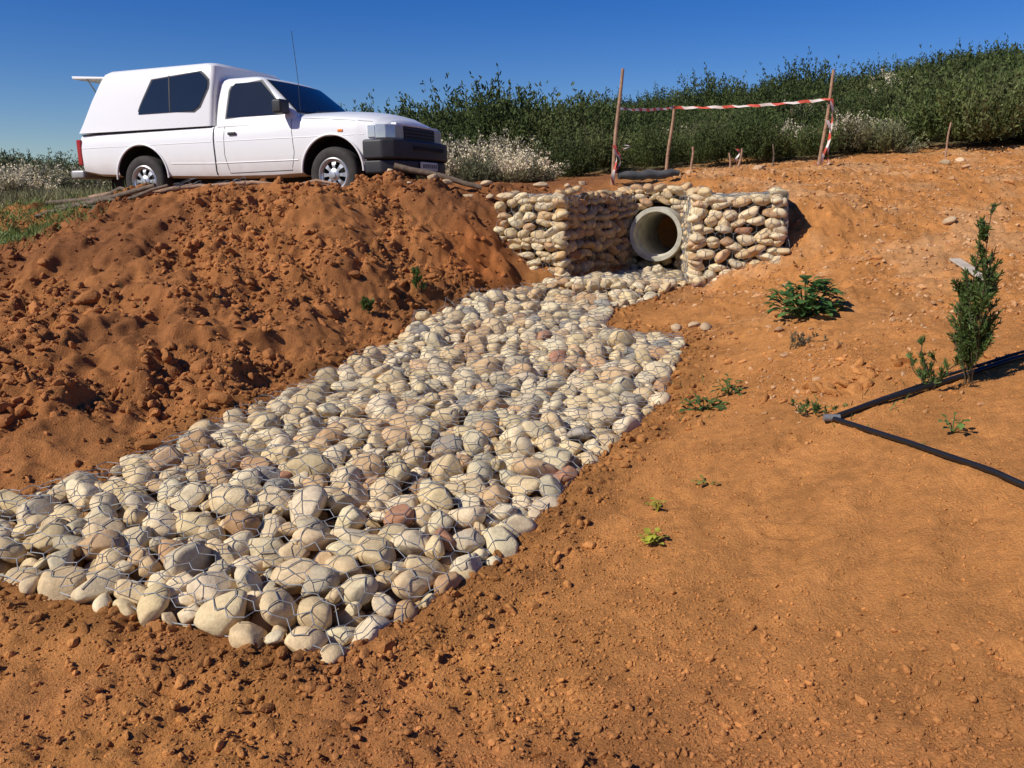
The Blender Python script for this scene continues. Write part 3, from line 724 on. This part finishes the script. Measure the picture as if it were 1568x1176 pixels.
def dangle(x, y, z1, z0, amp=.04):
    n = 16; V = []
    for i in range(n):
        t = i/(n-1); z = z1+(z0-z1)*t; cx = x+amp*math.sin(6*t)+.03*t; w = .022*(1+.4*math.sin(9*t)); ph = 5*t
        V += [(cx-w*math.cos(ph), y-.03-w*math.sin(ph), z), (cx+w*math.cos(ph), y-.03+w*math.sin(ph), z)]
    pymesh("barrier_tape", V, [(2*i, 2*i+1, 2*i+3, 2*i+2) for i in range(n-1)], [M_tape], None, smooth=True)
dangle(4.12, 11.35, 1.22, .40, .02); dangle(4.08, 11.33, .95, .30, .05); dangle(1.31, 10.95, .55, .12, .05); dangle(1.28, 10.93, .62, .08, .03); dangle(1.42, 10.93, .62, .55, .05)
dangle(3.05, 11.8, .62, .42, .03); dangle(3.9, 11.2, .42, .3, .06)
# ------------------------------------------------------------------ hose, planks, poles
def hosepts(a, b, n, amp):
    o = []
    for i in range(n):
        t = i/(n-1); x = a[0]*(1-t)+b[0]*t; y = a[1]*(1-t)+b[1]*t+amp*math.sin(t*3.1); o.append((x, y, gz(x, y)))
    z = np.array([q[2] for q in o])
    for _ in range(6): z[1:-1] = np.maximum(z[1:-1], .5*(z[:-2]+z[2:]))
    return [(q[0], q[1], zz+.022) for q, zz in zip(o, z)]
h1 = hosepts((1.66, 4.2), (4.4, 5.0), 30, -.08)
h2 = hosepts((1.66, 4.2), (2.42, 2.1), 30, .05)
hose = empty("irrigation_hose"); polytube("upper_run", h1, .0135, M_hose, hose); polytube("lower_run", h2, .0125, M_hose, hose)
polytube("joint", [(1.62, 4.2, h1[0][2]), (1.70, 4.19, h1[0][2]+.003)], .019, simple("grey_hose_end", (.16, .16, .16), .4), hose)
h3 = hosepts((1.68, 4.22), (4.4, 5.07), 30, -.06); polytube("second_run", h3, .008, M_hose, hose)
def plank(name, a, b, w, t, m, dz=.03):
    za, zb_ = gz(*a)+dz, gz(*b)+dz
    A3 = Vector((a[0], a[1], za)); B3 = Vector((b[0], b[1], zb_)); d = (B3-A3); L = d.length; d.normalize()
    s = d.cross(Vector((0, 0, 1))).normalized(); u = s.cross(d)
    V = [A3+d*(L*i)+s*w*(j-.5)+u*t*k for i in (0, 1) for j in (0, 1) for k in (0, 1)]
    F = [(0, 1, 3, 2), (4, 6, 7, 5), (0, 4, 5, 1), (2, 3, 7, 6), (0, 2, 6, 4), (1, 5, 7, 3)]
    return pymesh(name, V, F, [m], None, bevel=.006)
plank("grey_plank", (3.60, 6.35), (3.78, 7.2), .09, .02, simple("bleached_wood", (.50, .42, .32), .8, 0, .2, 10, .3, 40), .025)
for i, (a, b, r_) in enumerate([((-5.2, 9.75), (-3.5, 9.45), .032), ((-4.9, 9.95), (-3.2, 9.45), .026), ((-4.7, 9.5), (-3.3, 9.7), .028), ((-5.5, 10.1), (-4.2, 9.7), .028), ((-3.1, 9.45), (-1.9, 9.40), .022), ((-1.35, 9.9), (-.35, 9.85), .035), ((-3.0, 9.55), (-2.2, 9.3), .016), ((-4.2, 9.45), (-2.9, 9.35), .022), ((-4.9, 9.6), (-3.9, 9.4), .03), ((-5.3, 9.5), (-4.5, 9.45), .024), ((-3.9, 9.3), (-2.7, 9.5), .025), ((-4.6, 9.3), (-3.7, 9.25), .02)]):
    pts = []
    za, zb_ = gz(*a), gz(*b); 
    for k in range(6):
        t = k/5; x = a[0]*(1-t)+b[0]*t; y = a[1]*(1-t)+b[1]*t; pts.append((x, y+.01*math.sin(k), max(gz(x, y)+r_, za*(1-t)+zb_*t+r_)+.02*(i % 3)))
    polytube("wooden_pole", pts, r_, M_wood if i % 3 == 1 else M_wood2, taper=[1.1, 1.05, 1, .95, .9, .85])
polytube("rolled_geotextile", [(1.35+.1*i, 10.95+.02*i, gz(1.35+.1*i, 11.4)+.05+.01*math.sin(i*2)) for i in range(9)], .06, M_geo, taper=[.7, .9, 1, .9, 1.05, .95, .9, .8, .6])
W0 = []; W1 = []
for i in range(60):
    a = rng.uniform(0, 6.28); c0 = np.array([-3.45+rng.normal(0, .2), 9.6+rng.normal(0, .12)]); rr = rng.uniform(.05, .16); prev = None
    tz = rng.uniform(.02, .10)
    for k in range(8):
        q = a+k*.7; p = np.array([c0[0]+rr*math.cos(q), c0[1]+rr*math.sin(q)*.8, gz(c0[0], c0[1])+tz+.05*math.sin(q*1.3)])
        if prev is not None: W0.append(prev); W1.append(p)
        prev = p
v, f = tube_arrays(np.array(W0), np.array(W1), .004, 3); fastmesh("wire_offcuts", v, f, None, False, [simple("dark_wire", (.18, .18, .18), .5, .6)])
# ------------------------------------------------------------------ pickup truck
def paint():
    m, nt, b = newmat("white_paint")
    tc = N(nt, 'ShaderNodeTexCoord'); sx = N(nt, 'ShaderNodeSeparateXYZ'); nt.links.new(tc.outputs['Object'], sx.inputs[0])
    nz = N(nt, 'ShaderNodeTexNoise'); nz.inputs['Scale'].default_value = 6; nz.inputs['Detail'].default_value = 8; nt.links.new(tc.outputs['Object'], nz.inputs['Vector'])
    mp = N(nt, 'ShaderNodeMapRange'); mp.inputs[1].default_value = .72; mp.inputs[2].default_value = .30; mp.inputs[3].default_value = 0; mp.inputs[4].default_value = .6; nt.links.new(sx.outputs['Z'], mp.inputs[0])
    mu = N(nt, 'ShaderNodeMath', operation='MULTIPLY'); nt.links.new(mp.outputs[0], mu.inputs[0]); nt.links.new(nz.outputs['Fac'], mu.inputs[1])
    ad = N(nt, 'ShaderNodeMath', operation='ADD'); ad.use_clamp = True; nt.links.new(mu.outputs[0], ad.inputs[0]); ad.inputs[1].default_value = .0
    mx = N(nt, 'ShaderNodeMix', data_type='RGBA'); mx.inputs[6].default_value = (.78, .78, .77, 1); mx.inputs[7].default_value = (.42, .25, .13, 1)
    nt.links.new(ad.outputs[0], mx.inputs[0]); nt.links.new(mx.outputs[2], b.inputs['Base Color'])
    b.inputs['Roughness'].default_value = .32; b.inputs['Coat Weight'].default_value = .3; b.inputs['Coat Roughness'].default_value = .08
    return m
M_paint = paint(); M_blk = simple("black_plastic", (.022, .022, .024), .55, 0, .2, 10); M_well = simple("wheel_well", (.012, .011, .010), .9)
M_glass = simple("tinted_glass", (.010, .013, .016), .04, 0, .1, 3, spec=.8); M_tyre = simple("tyre_rubber", (.035, .030, .026), .85, 0, .3, 12, .3, 60)
M_rim = simple("silver_wheel", (.55, .55, .54), .35, .7); M_red = simple("red_lens", (.35, .01, .01), .15); M_amb = simple("amber_lens", (.75, .22, .02), .2); M_lens = simple("headlamp_lens", (.55, .58, .6), .06, .3); M_plate = simple("number_plate", (.75, .72, .6), .5)
M_seam = simple("panel_seam", (.05, .05, .05), .8)
truck = empty("parked_pickup_truck", (-1.916, 11.394, -.085), (0, math.radians(-1.2), math.radians(-20)))
st = np.array([  # x, w, zbot, zs, zc
 (-4.05, .775, .52, .98, .99), (-4.0, .81, .47, .985, .995), (-3.7, .825, .42, .99, 1.0), (-2.95, .835, .38, .99, 1.0), (-1.75, .84, .34, 1.0, 1.01), (-.9, .84, .33, 1.02, 1.03), (-.52, .84, .34, 1.05, 1.145),
 (0, .835, .36, 1.035, 1.14), (.35, .82, .40, 1.005, 1.11), (.58, .785, .44, .97, 1.06), (.70, .73, .48, .93, 1.0), (.76, .66, .50, .885, .945), (.775, .60, .54, .83, .87)])
xs_ = np.unique(np.concatenate([np.linspace(-4.05, .775, 60), st[:, 0]]))
V = []; k = 0
def wy(x): return np.interp(x, st[:, 0], st[:, 1])
for x in xs_:
    w, zb, zs, zc = [np.interp(x, st[:, 0], st[:, i]) for i in (1, 2, 3, 4)]
    half = [(0, zb), (w-.10, zb), (w-.03, zb+.03), (w-.008, zb+.09), (w-.004, .60), (w, .74), (w-.004, zs-.16), (w-.022, zs-.07), (w-.045, zs-.02), (w-.08, zs), (w*.72, zs+(zc-zs)*.45), (w*.4, zs+(zc-zs)*.85), (0, zc)]
    ring = [(x, y, z) for y, z in half]+[(x, -y, z) for y, z in half[1:-1][::-1]]
    V += ring; k = len(ring)
F = []
for i in range(len(xs_)-1):
    for j in range(k): F.append((i*k+j, i*k+(j+1) % k, (i+1)*k+(j+1) % k, (i+1)*k+j))
F.append(tuple(range(k))); F.append(tuple((len(xs_)-1)*k+j for j in range(k))[::-1])
body = pymesh("body_shell", V, F, [M_paint, M_well], truck, smooth=True); fixn(body)
def cyl(name, x, z, r, y0, y1, m, parent, seg=40, idx=0):
    V = [(x+r*math.cos(2*math.pi*i/seg), yy, z+r*math.sin(2*math.pi*i/seg)) for yy in (y0, y1) for i in range(seg)]
    F = [tuple(range(seg)), tuple(range(seg, 2*seg))[::-1]]+[(i, seg+i, seg+(i+1) % seg, (i+1) % seg) for i in range(seg)]
    o = pymesh(name, V, F, m if isinstance(m, list) else [m], parent); fixn(o)
    for p in o.data.polygons: p.material_index = idx
    return o
cut = []
for xw in (0, -2.95):
    for s in (-1, 1):
        c = cyl("cut", xw, .38, .425, s*.48, s*.95, [M_paint, M_well], truck, 48, 1); cut.append(c)
        b = body.modifiers.new("b", 'BOOLEAN'); b.operation = 'DIFFERENCE'; b.object = c; b.solver = 'EXACT'
bpy.context.view_layer.update()
dg = bpy.context.evaluated_depsgraph_get(); nm = bpy.data.meshes.new_from_object(body.evaluated_get(dg)); body.modifiers.clear(); body.data = nm
for c in cut: bpy.data.objects.remove(c)
es = body.modifiers.new("es", 'EDGE_SPLIT'); es.split_angle = math.radians(40)
for xw in (0, -2.95):
    for s in (-1, 1):
        pts = [(xw+.435*math.cos(a), s*(float(wy(xw))-.002), .38+.435*math.sin(a)) for a in np.linspace(-.02, math.pi+.02, 30)]
        polytube("arch_lip", pts, .014, M_paint, truck)
def rr(xf, xr, w, r_, bow, z, nb=5):
    P = []
    for (cx_, cy_, a0) in ((xf-r_, w-r_, 90), (xf-r_, -(w-r_), 0), (xr+r_, -(w-r_), -90), (xr+r_, w-r_, -180)):
        for i in range(nb):
            a = math.radians(a0-90*i/(nb-1)); P.append([cx_+r_*math.cos(a), cy_+r_*math.sin(a), z])
    Q = P[:nb]
    yf, yg = P[nb-1][1], P[nb][1]
    for t in (.2, .4, .6, .8): Q.append([xf, yf+(yg-yf)*t, z])
    Q += P[nb:]
    for q in Q:
        if q[0] > (xf+xr)/2: q[0] += bow*(1-(q[1]/w)**2)
    return Q
def loft(name, secs, m, bow):
    V = []; 
    for (z, xf, xr, w, r_) in secs: V += rr(xf, xr, w, r_, bow, z)
    k = len(V)//len(secs); F = []
    for i in range(len(secs)-1):
        for j in range(k): F.append((i*k+j, i*k+(j+1) % k, (i+1)*k+(j+1) % k, (i+1)*k+j))
    F.append(tuple(range(k))[::-1]); F.append(tuple((len(secs)-1)*k+j for j in range(k)))
    o = pymesh(name, V, F, [m], truck, smooth=True); fixn(o)
    e = o.modifiers.new("es", 'EDGE_SPLIT'); e.split_angle = math.radians(38)
    return o
cab = [(.98, -.42, -1.72, .805, .05), (1.10, -.52, -1.72, .78, .05), (1.30, -.74, -1.72, .725, .05), (1.51, -.99, -1.71, .665, .06), (1.56, -1.06, -1.70, .64, .07), (1.59, -1.14, -1.66, .59, .08), (1.603, -1.3, -1.55, .42, .10)]
can = [(1.0, -1.76, -4.02, .82, .05), (1.13, -1.75, -3.93, .81, .05), (1.40, -1.73, -3.77, .785, .05), (1.66, -1.70, -3.60, .755, .06), (1.745, -1.71, -3.54, .735, .07), (1.785, -1.75, -3.49, .69, .10), (1.81, -2.0, -3.3, .45, .15)]
loft("cab_greenhouse", cab, M_paint, .06); loft("canopy", can, M_paint, .03)
def wcab(z): return float(np.interp(z, [c[0] for c in cab], [c[3] for c in cab]))
def wcan(z): return float(np.interp(z, [c[0] for c in can], [c[3] for c in can]))
def sidepanel(name, poly, wf, off, m, th=.004):
    for s in (-1, 1):
        n = len(poly); V = []
        P = np.array(poly); z0, z1 = P[:, 1].min(), P[:, 1].max(); rows = 9
        def xr_(z):
            xs = []
            for i in range(n):
                a, b = P[i], P[(i+1) % n]
                if (a[1]-z)*(b[1]-z) <= 0 and a[1] != b[1]:
                    t = (z-a[1])/(b[1]-a[1]); xs.append(a[0]+(b[0]-a[0])*t)
            return (min(xs), max(xs)) if xs else (P[:, 0].mean(),)*2
        for i in range(rows+1):
            z = z0+(z1-z0)*i/rows; z = min(max(z, z0+1e-4), z1-1e-4); a, b = xr_(z); y = s*(wf(z)+off)
            V += [(a, y, z), (b, y, z)]
        pymesh(name, V, [(2*i, 2*i+1, 2*i+3, 2*i+2) for i in range(rows)], [m], truck, smooth=True)
cw = [(-1.54, 1.09), (-1.52, 1.45), (-1.45, 1.515), (-1.06, 1.515), (-.76, 1.23), (-.68, 1.09)]
def grow(p, d):
    P = np.array(p); c = P.mean(0); return [tuple(c+(q-c)*(1+d/np.linalg.norm(q-c))) for q in P]
sidepanel("door_window_frame", grow(cw, .028), wcab, .004, M_blk); sidepanel("door_window", cw, wcab, .007, M_glass)
kw = [(-2.94, 1.20), (-2.88, 1.32), (-2.68, 1.62), (-2.60, 1.665), (-1.92, 1.675), (-1.80, 1.58), (-1.80, 1.48), (-1.96, 1.23), (-2.04, 1.20)]
sidepanel("canopy_window_frame", grow(kw, .03), wcan, .004, M_blk); sidepanel("canopy_window", kw, wcan, .008, M_glass)
sidepanel("canopy_window_bar", [(-2.42, 1.21), (-2.42, 1.66), (-2.40, 1.66), (-2.40, 1.21)], wcan, .011, M_blk)
def screen(name, z0, z1, fr, off, m):
    V = []; rows, colsn = 8, 12
    for i in range(rows+1):
        z = z0+(z1-z0)*i/rows; xf = float(np.interp(z, [c[0] for c in cab], [c[1] for c in cab])); w = wcab(z)
        for j in range(colsn+1):
            y = w*fr*(-1+2*j/colsn); V.append((xf+.06*(1-(y/w)**2)+off*.8, y, z+off*.8))
    F = [(i*(colsn+1)+j, i*(colsn+1)+j+1, (i+1)*(colsn+1)+j+1, (i+1)*(colsn+1)+j) for i in range(rows) for j in range(colsn)]
    return pymesh(name, V, F, [m], truck, smooth=True)
screen("windscreen_seal", 1.10, 1.54, .935, .006, M_blk); screen("windscreen", 1.12, 1.525, .91, .010, M_glass)
def seam(name, pts, r_=.006, m=M_seam, dep=.001):
    for s in (-1, 1):
        Vp = []
        for (x, z) in pts:
            w = float(wy(x)); zs = float(np.interp(x, st[:, 0], st[:, 3])); zb = float(np.interp(x, st[:, 0], st[:, 2]))
            hw = [(zb, w-.10), (zb+.03, w-.03), (zb+.09, w-.008), (.60, w-.004), (.74, w), (zs-.16, w-.004), (zs-.07, w-.022), (zs-.02, w-.045), (zs, w-.08)]
            y = float(np.interp(z, [q[0] for q in hw], [q[1] for q in hw])) if z < zs else wcab(z)
            Vp.append((x, s*(y-dep), z))
        polytube(name, Vp, r_, m, truck)
def line(a, b, n=14): return [(a[0]+(b[0]-a[0])*i/n, a[1]+(b[1]-a[1])*i/n) for i in range(n+1)]
seam("door_seam", line((-.56, 1.02), (-.53, .62))+line((-.53, .62), (-.58, .41), 5)[1:]+line((-.58, .41), (-1.52, .40), 8)[1:]+line((-1.52, .40), (-1.58, .62), 5)[1:]+line((-1.58, .62), (-1.57, 1.0))[1:], .005, dep=.002)
seam("bed_gap", line((-1.74, .99), (-1.73, .36), 16), .010)
seam("rear_side_moulding", line((-4.0, .975), (-1.78, .985), 20), .013, M_blk)
seam("body_crease", line((-4.0, .80), (-1.78, .80), 16), .005, M_paint); seam("door_crease", line((-1.7, .80), (.45, .80), 16), .005, M_paint)
seam("sill_moulding", line((-2.45, .55), (-1.78, .53), 8)+line((-1.7, .53), (-.48, .53), 10), .008, M_paint)
seam("bonnet_seam", line((-.44, 1.03), (.55, .945), 12), .0035, dep=.0015)
for s in (-1, 1):
    box("door_handle", -1.50, -1.38, s*.845-.012, s*.845+.012, .87, .905, M_blk, truck, .008)
    box("mirror", -.70, -.56, s*.90-.11, s*.90+.09, 1.08, 1.25, M_blk, truck, .03)
    box("side_indicator", .10, .17, s*.822-.012, s*.822+.012, .84, .87, M_amb, truck, .004)
    box("tail_lamp", -4.07, -3.99, s*.73-.09, s*.73+.09, .58, .92, M_red, truck, .015)
    hl = [(.60, .80), (.72, .765), (.795, .66), (.80, .44), (.70, .44), (.56, .74)]
    prism("headlamp", [(a, s*b) for a, b in hl], .745, .91, M_lens, truck, .012)
    prism("corner_indicator", [(a, s*b) for a, b in [(.50, .812), (.60, .802), (.60, .74), (.50, .74)]], .755, .90, M_lens, truck, .01)
prism("grille", [(.72, -.43), (.81, -.43), (.83, 0), (.81, .43), (.72, .43)], .735, .90, M_blk, truck, .01)
for z in (.78, .82, .86): prism("grille_bar", [(.79, -.42), (.815, -.42), (.836, 0), (.815, .42), (.79, .42)], z-.006, z+.006, M_well, truck)
prism("grille_surround", [(.70, -.60), (.785, -.60), (.822, 0), (.785, .60), (.70, .60)], .905, .935, M_paint, truck, .008)
bp_ = [(.44, .86), (.70, .855), (.84, .76), (.91, .5), (.935, .0), (.91, -.5), (.84, -.76), (.70, -.855), (.44, -.86), (.44, -.80), (.60, -.62), (.60, .62), (.44, .80)]
prism("front_bumper", bp_, .50, .735, M_blk, truck, .03)
bp2 = [(x-.03 if x > .6 else x, y*.97) for x, y in bp_]; prism("front_valance", bp2, .33, .498, M_blk, truck, .03)
prism("bumper_slot", [(.90, -.45), (.925, 0), (.90, .45), (.945, .40), (.950, 0), (.945, -.40)], .62, .66, M_well, truck)
box("number_plate", .905, .925, -.24, .24, .38, .48, M_plate, truck, .004)
for i in range(7): box("plate_glyph", .9255, .9275, -.19+i*.06, -.155+i*.06, .405, .455, M_blk, truck)
box("rear_bumper", -4.28, -4.04, -.78, .78, .40, .52, simple("rear_bumper_steel", (.40, .39, .37), .45, .5), truck, .03)
box("bed_underframe", -3.9, .4, -.45, .45, .22, .40, M_well, truck, .02)
hv_ = [(-3.50, -.62, 1.735), (-3.50, .62, 1.735), (-4.26, .58, 1.80), (-4.26, -.58, 1.80), (-3.50, -.62, 1.705), (-3.50, .62, 1.705), (-4.24, .58, 1.755), (-4.24, -.58, 1.755)]
pymesh("rear_hatch", hv_, [(0, 3, 2, 1), (4, 5, 6, 7), (0, 4, 7, 3), (1, 2, 6, 5), (2, 3, 7, 6), (0, 1, 5, 4)], [M_paint], truck, bevel=.012)
polytube("gas_strut", [(-3.68, -.68, 1.45), (-4.0, -.57, 1.76)], .009, M_blk, truck)
polytube("aerial", [(-.46, -.74, 1.04), (-.48, -.72, 1.5), (-.53, -.71, 2.06)], .0035, M_blk, truck)
polytube("wiper", [(-.43, -.4, 1.135), (-.48, .1, 1.185)], .007, M_blk, truck)
def wheel(x, s):
    w = empty("wheel"); w.parent = truck; w.location = (x, s*.715, .335)
    if s > 0: w.rotation_euler = (0, 0, math.pi)
    R0 = .335
    prof = [(.205, .10), (.23, .112), (.29, .115), (.318, .10), (R0, .075), (R0+.003, .03), (R0, 0), (R0+.003, -.03), (R0, -.075), (.318, -.10), (.29, -.115), (.23, -.112), (.205, -.10)]
    lathe("tyre", prof, M_tyre, w, 56)
    lathe("rim", [(.21, -.102), (.195, -.112), (.186, -.10), (.18, -.05), (.175, .08)], M_rim, w, 48)
    lathe("rim_back", [(.178, -.03), (.0, -.03)], M_well, w, 40)
    V = []; F = []; n = 8
    for i in range(n):
        a = 2*math.pi*i/n
        for (rr_, da, yy) in ((.05, .30, -.085), (.05, -.30, -.085), (.185, .19, -.070), (.185, -.19, -.070), (.12, .17, -.088), (.12, -.17, -.088)):
            V.append((rr_*math.cos(a+da), yy, rr_*math.sin(a+da)))
        o = i*6; F += [(o, o+1, o+5, o+4), (o+4, o+5, o+3, o+2)]
    sp_ = pymesh("spokes", V, F, [M_rim], w); q = sp_.modifiers.new("s", 'SOLIDIFY'); q.thickness = .02
    lathe("hub", [(.075, -.06), (.075, -.092), (.06, -.10), (.035, -.105), (.032, -.12), (0, -.122)], M_rim, w, 24)
    lathe("rim_lip", [(.186, -.095), (.165, -.085), (.160, -.06)], M_rim, w, 40)
for x in (0, -2.95):
    for s in (-1, 1): wheel(x, s)
# ------------------------------------------------------------------ light, sky, camera
az = math.atan2(-.86, -.51); el = math.radians(41)
sd = Vector((math.sin(az)*math.cos(el), math.cos(az)*math.cos(el), math.sin(el)))
L = bpy.data.lights.new("sun", 'SUN'); L.energy = 5.0; L.angle = math.radians(.53); L.color = (1, .95, .86)
so = bpy.data.objects.new("sun", L); so.rotation_euler = (-sd).to_track_quat('-Z', 'Y').to_euler(); so.location = (0, 0, 20); COL.objects.link(so)
wd = bpy.data.worlds.new("World"); scene.world = wd; wd.use_nodes = True; nt = wd.node_tree
sky = nt.nodes.new('ShaderNodeTexSky'); sky.sky_type = 'NISHITA'; sky.sun_disc = False; sky.sun_elevation = el; sky.sun_rotation = az; sky.altitude = 300; sky.air_density = 1.0; sky.dust_density = .3; sky.ozone_density = 6
hsv = nt.nodes.new('ShaderNodeHueSaturation'); hsv.inputs['Saturation'].default_value = 1.35; hsv.inputs['Hue'].default_value = .52
nt.links.new(sky.outputs[0], hsv.inputs['Color']); nt.links.new(hsv.outputs[0], nt.nodes['Background'].inputs[0]); nt.nodes['Background'].inputs[1].default_value = .092
cam = bpy.data.cameras.new("camera"); cam.lens = 29.39; cam.sensor_width = 36; cam.clip_start = .05; cam.clip_end = 8000
co = bpy.data.objects.new("camera", cam); co.rotation_euler = (math.radians(77.3), 0, 0); COL.objects.link(co); scene.camera = co
scene.view_settings.view_transform = 'Standard'; scene.view_settings.look = 'None'; scene.view_settings.exposure = 0
print("stones", len(S), "shrubs", len(acc))
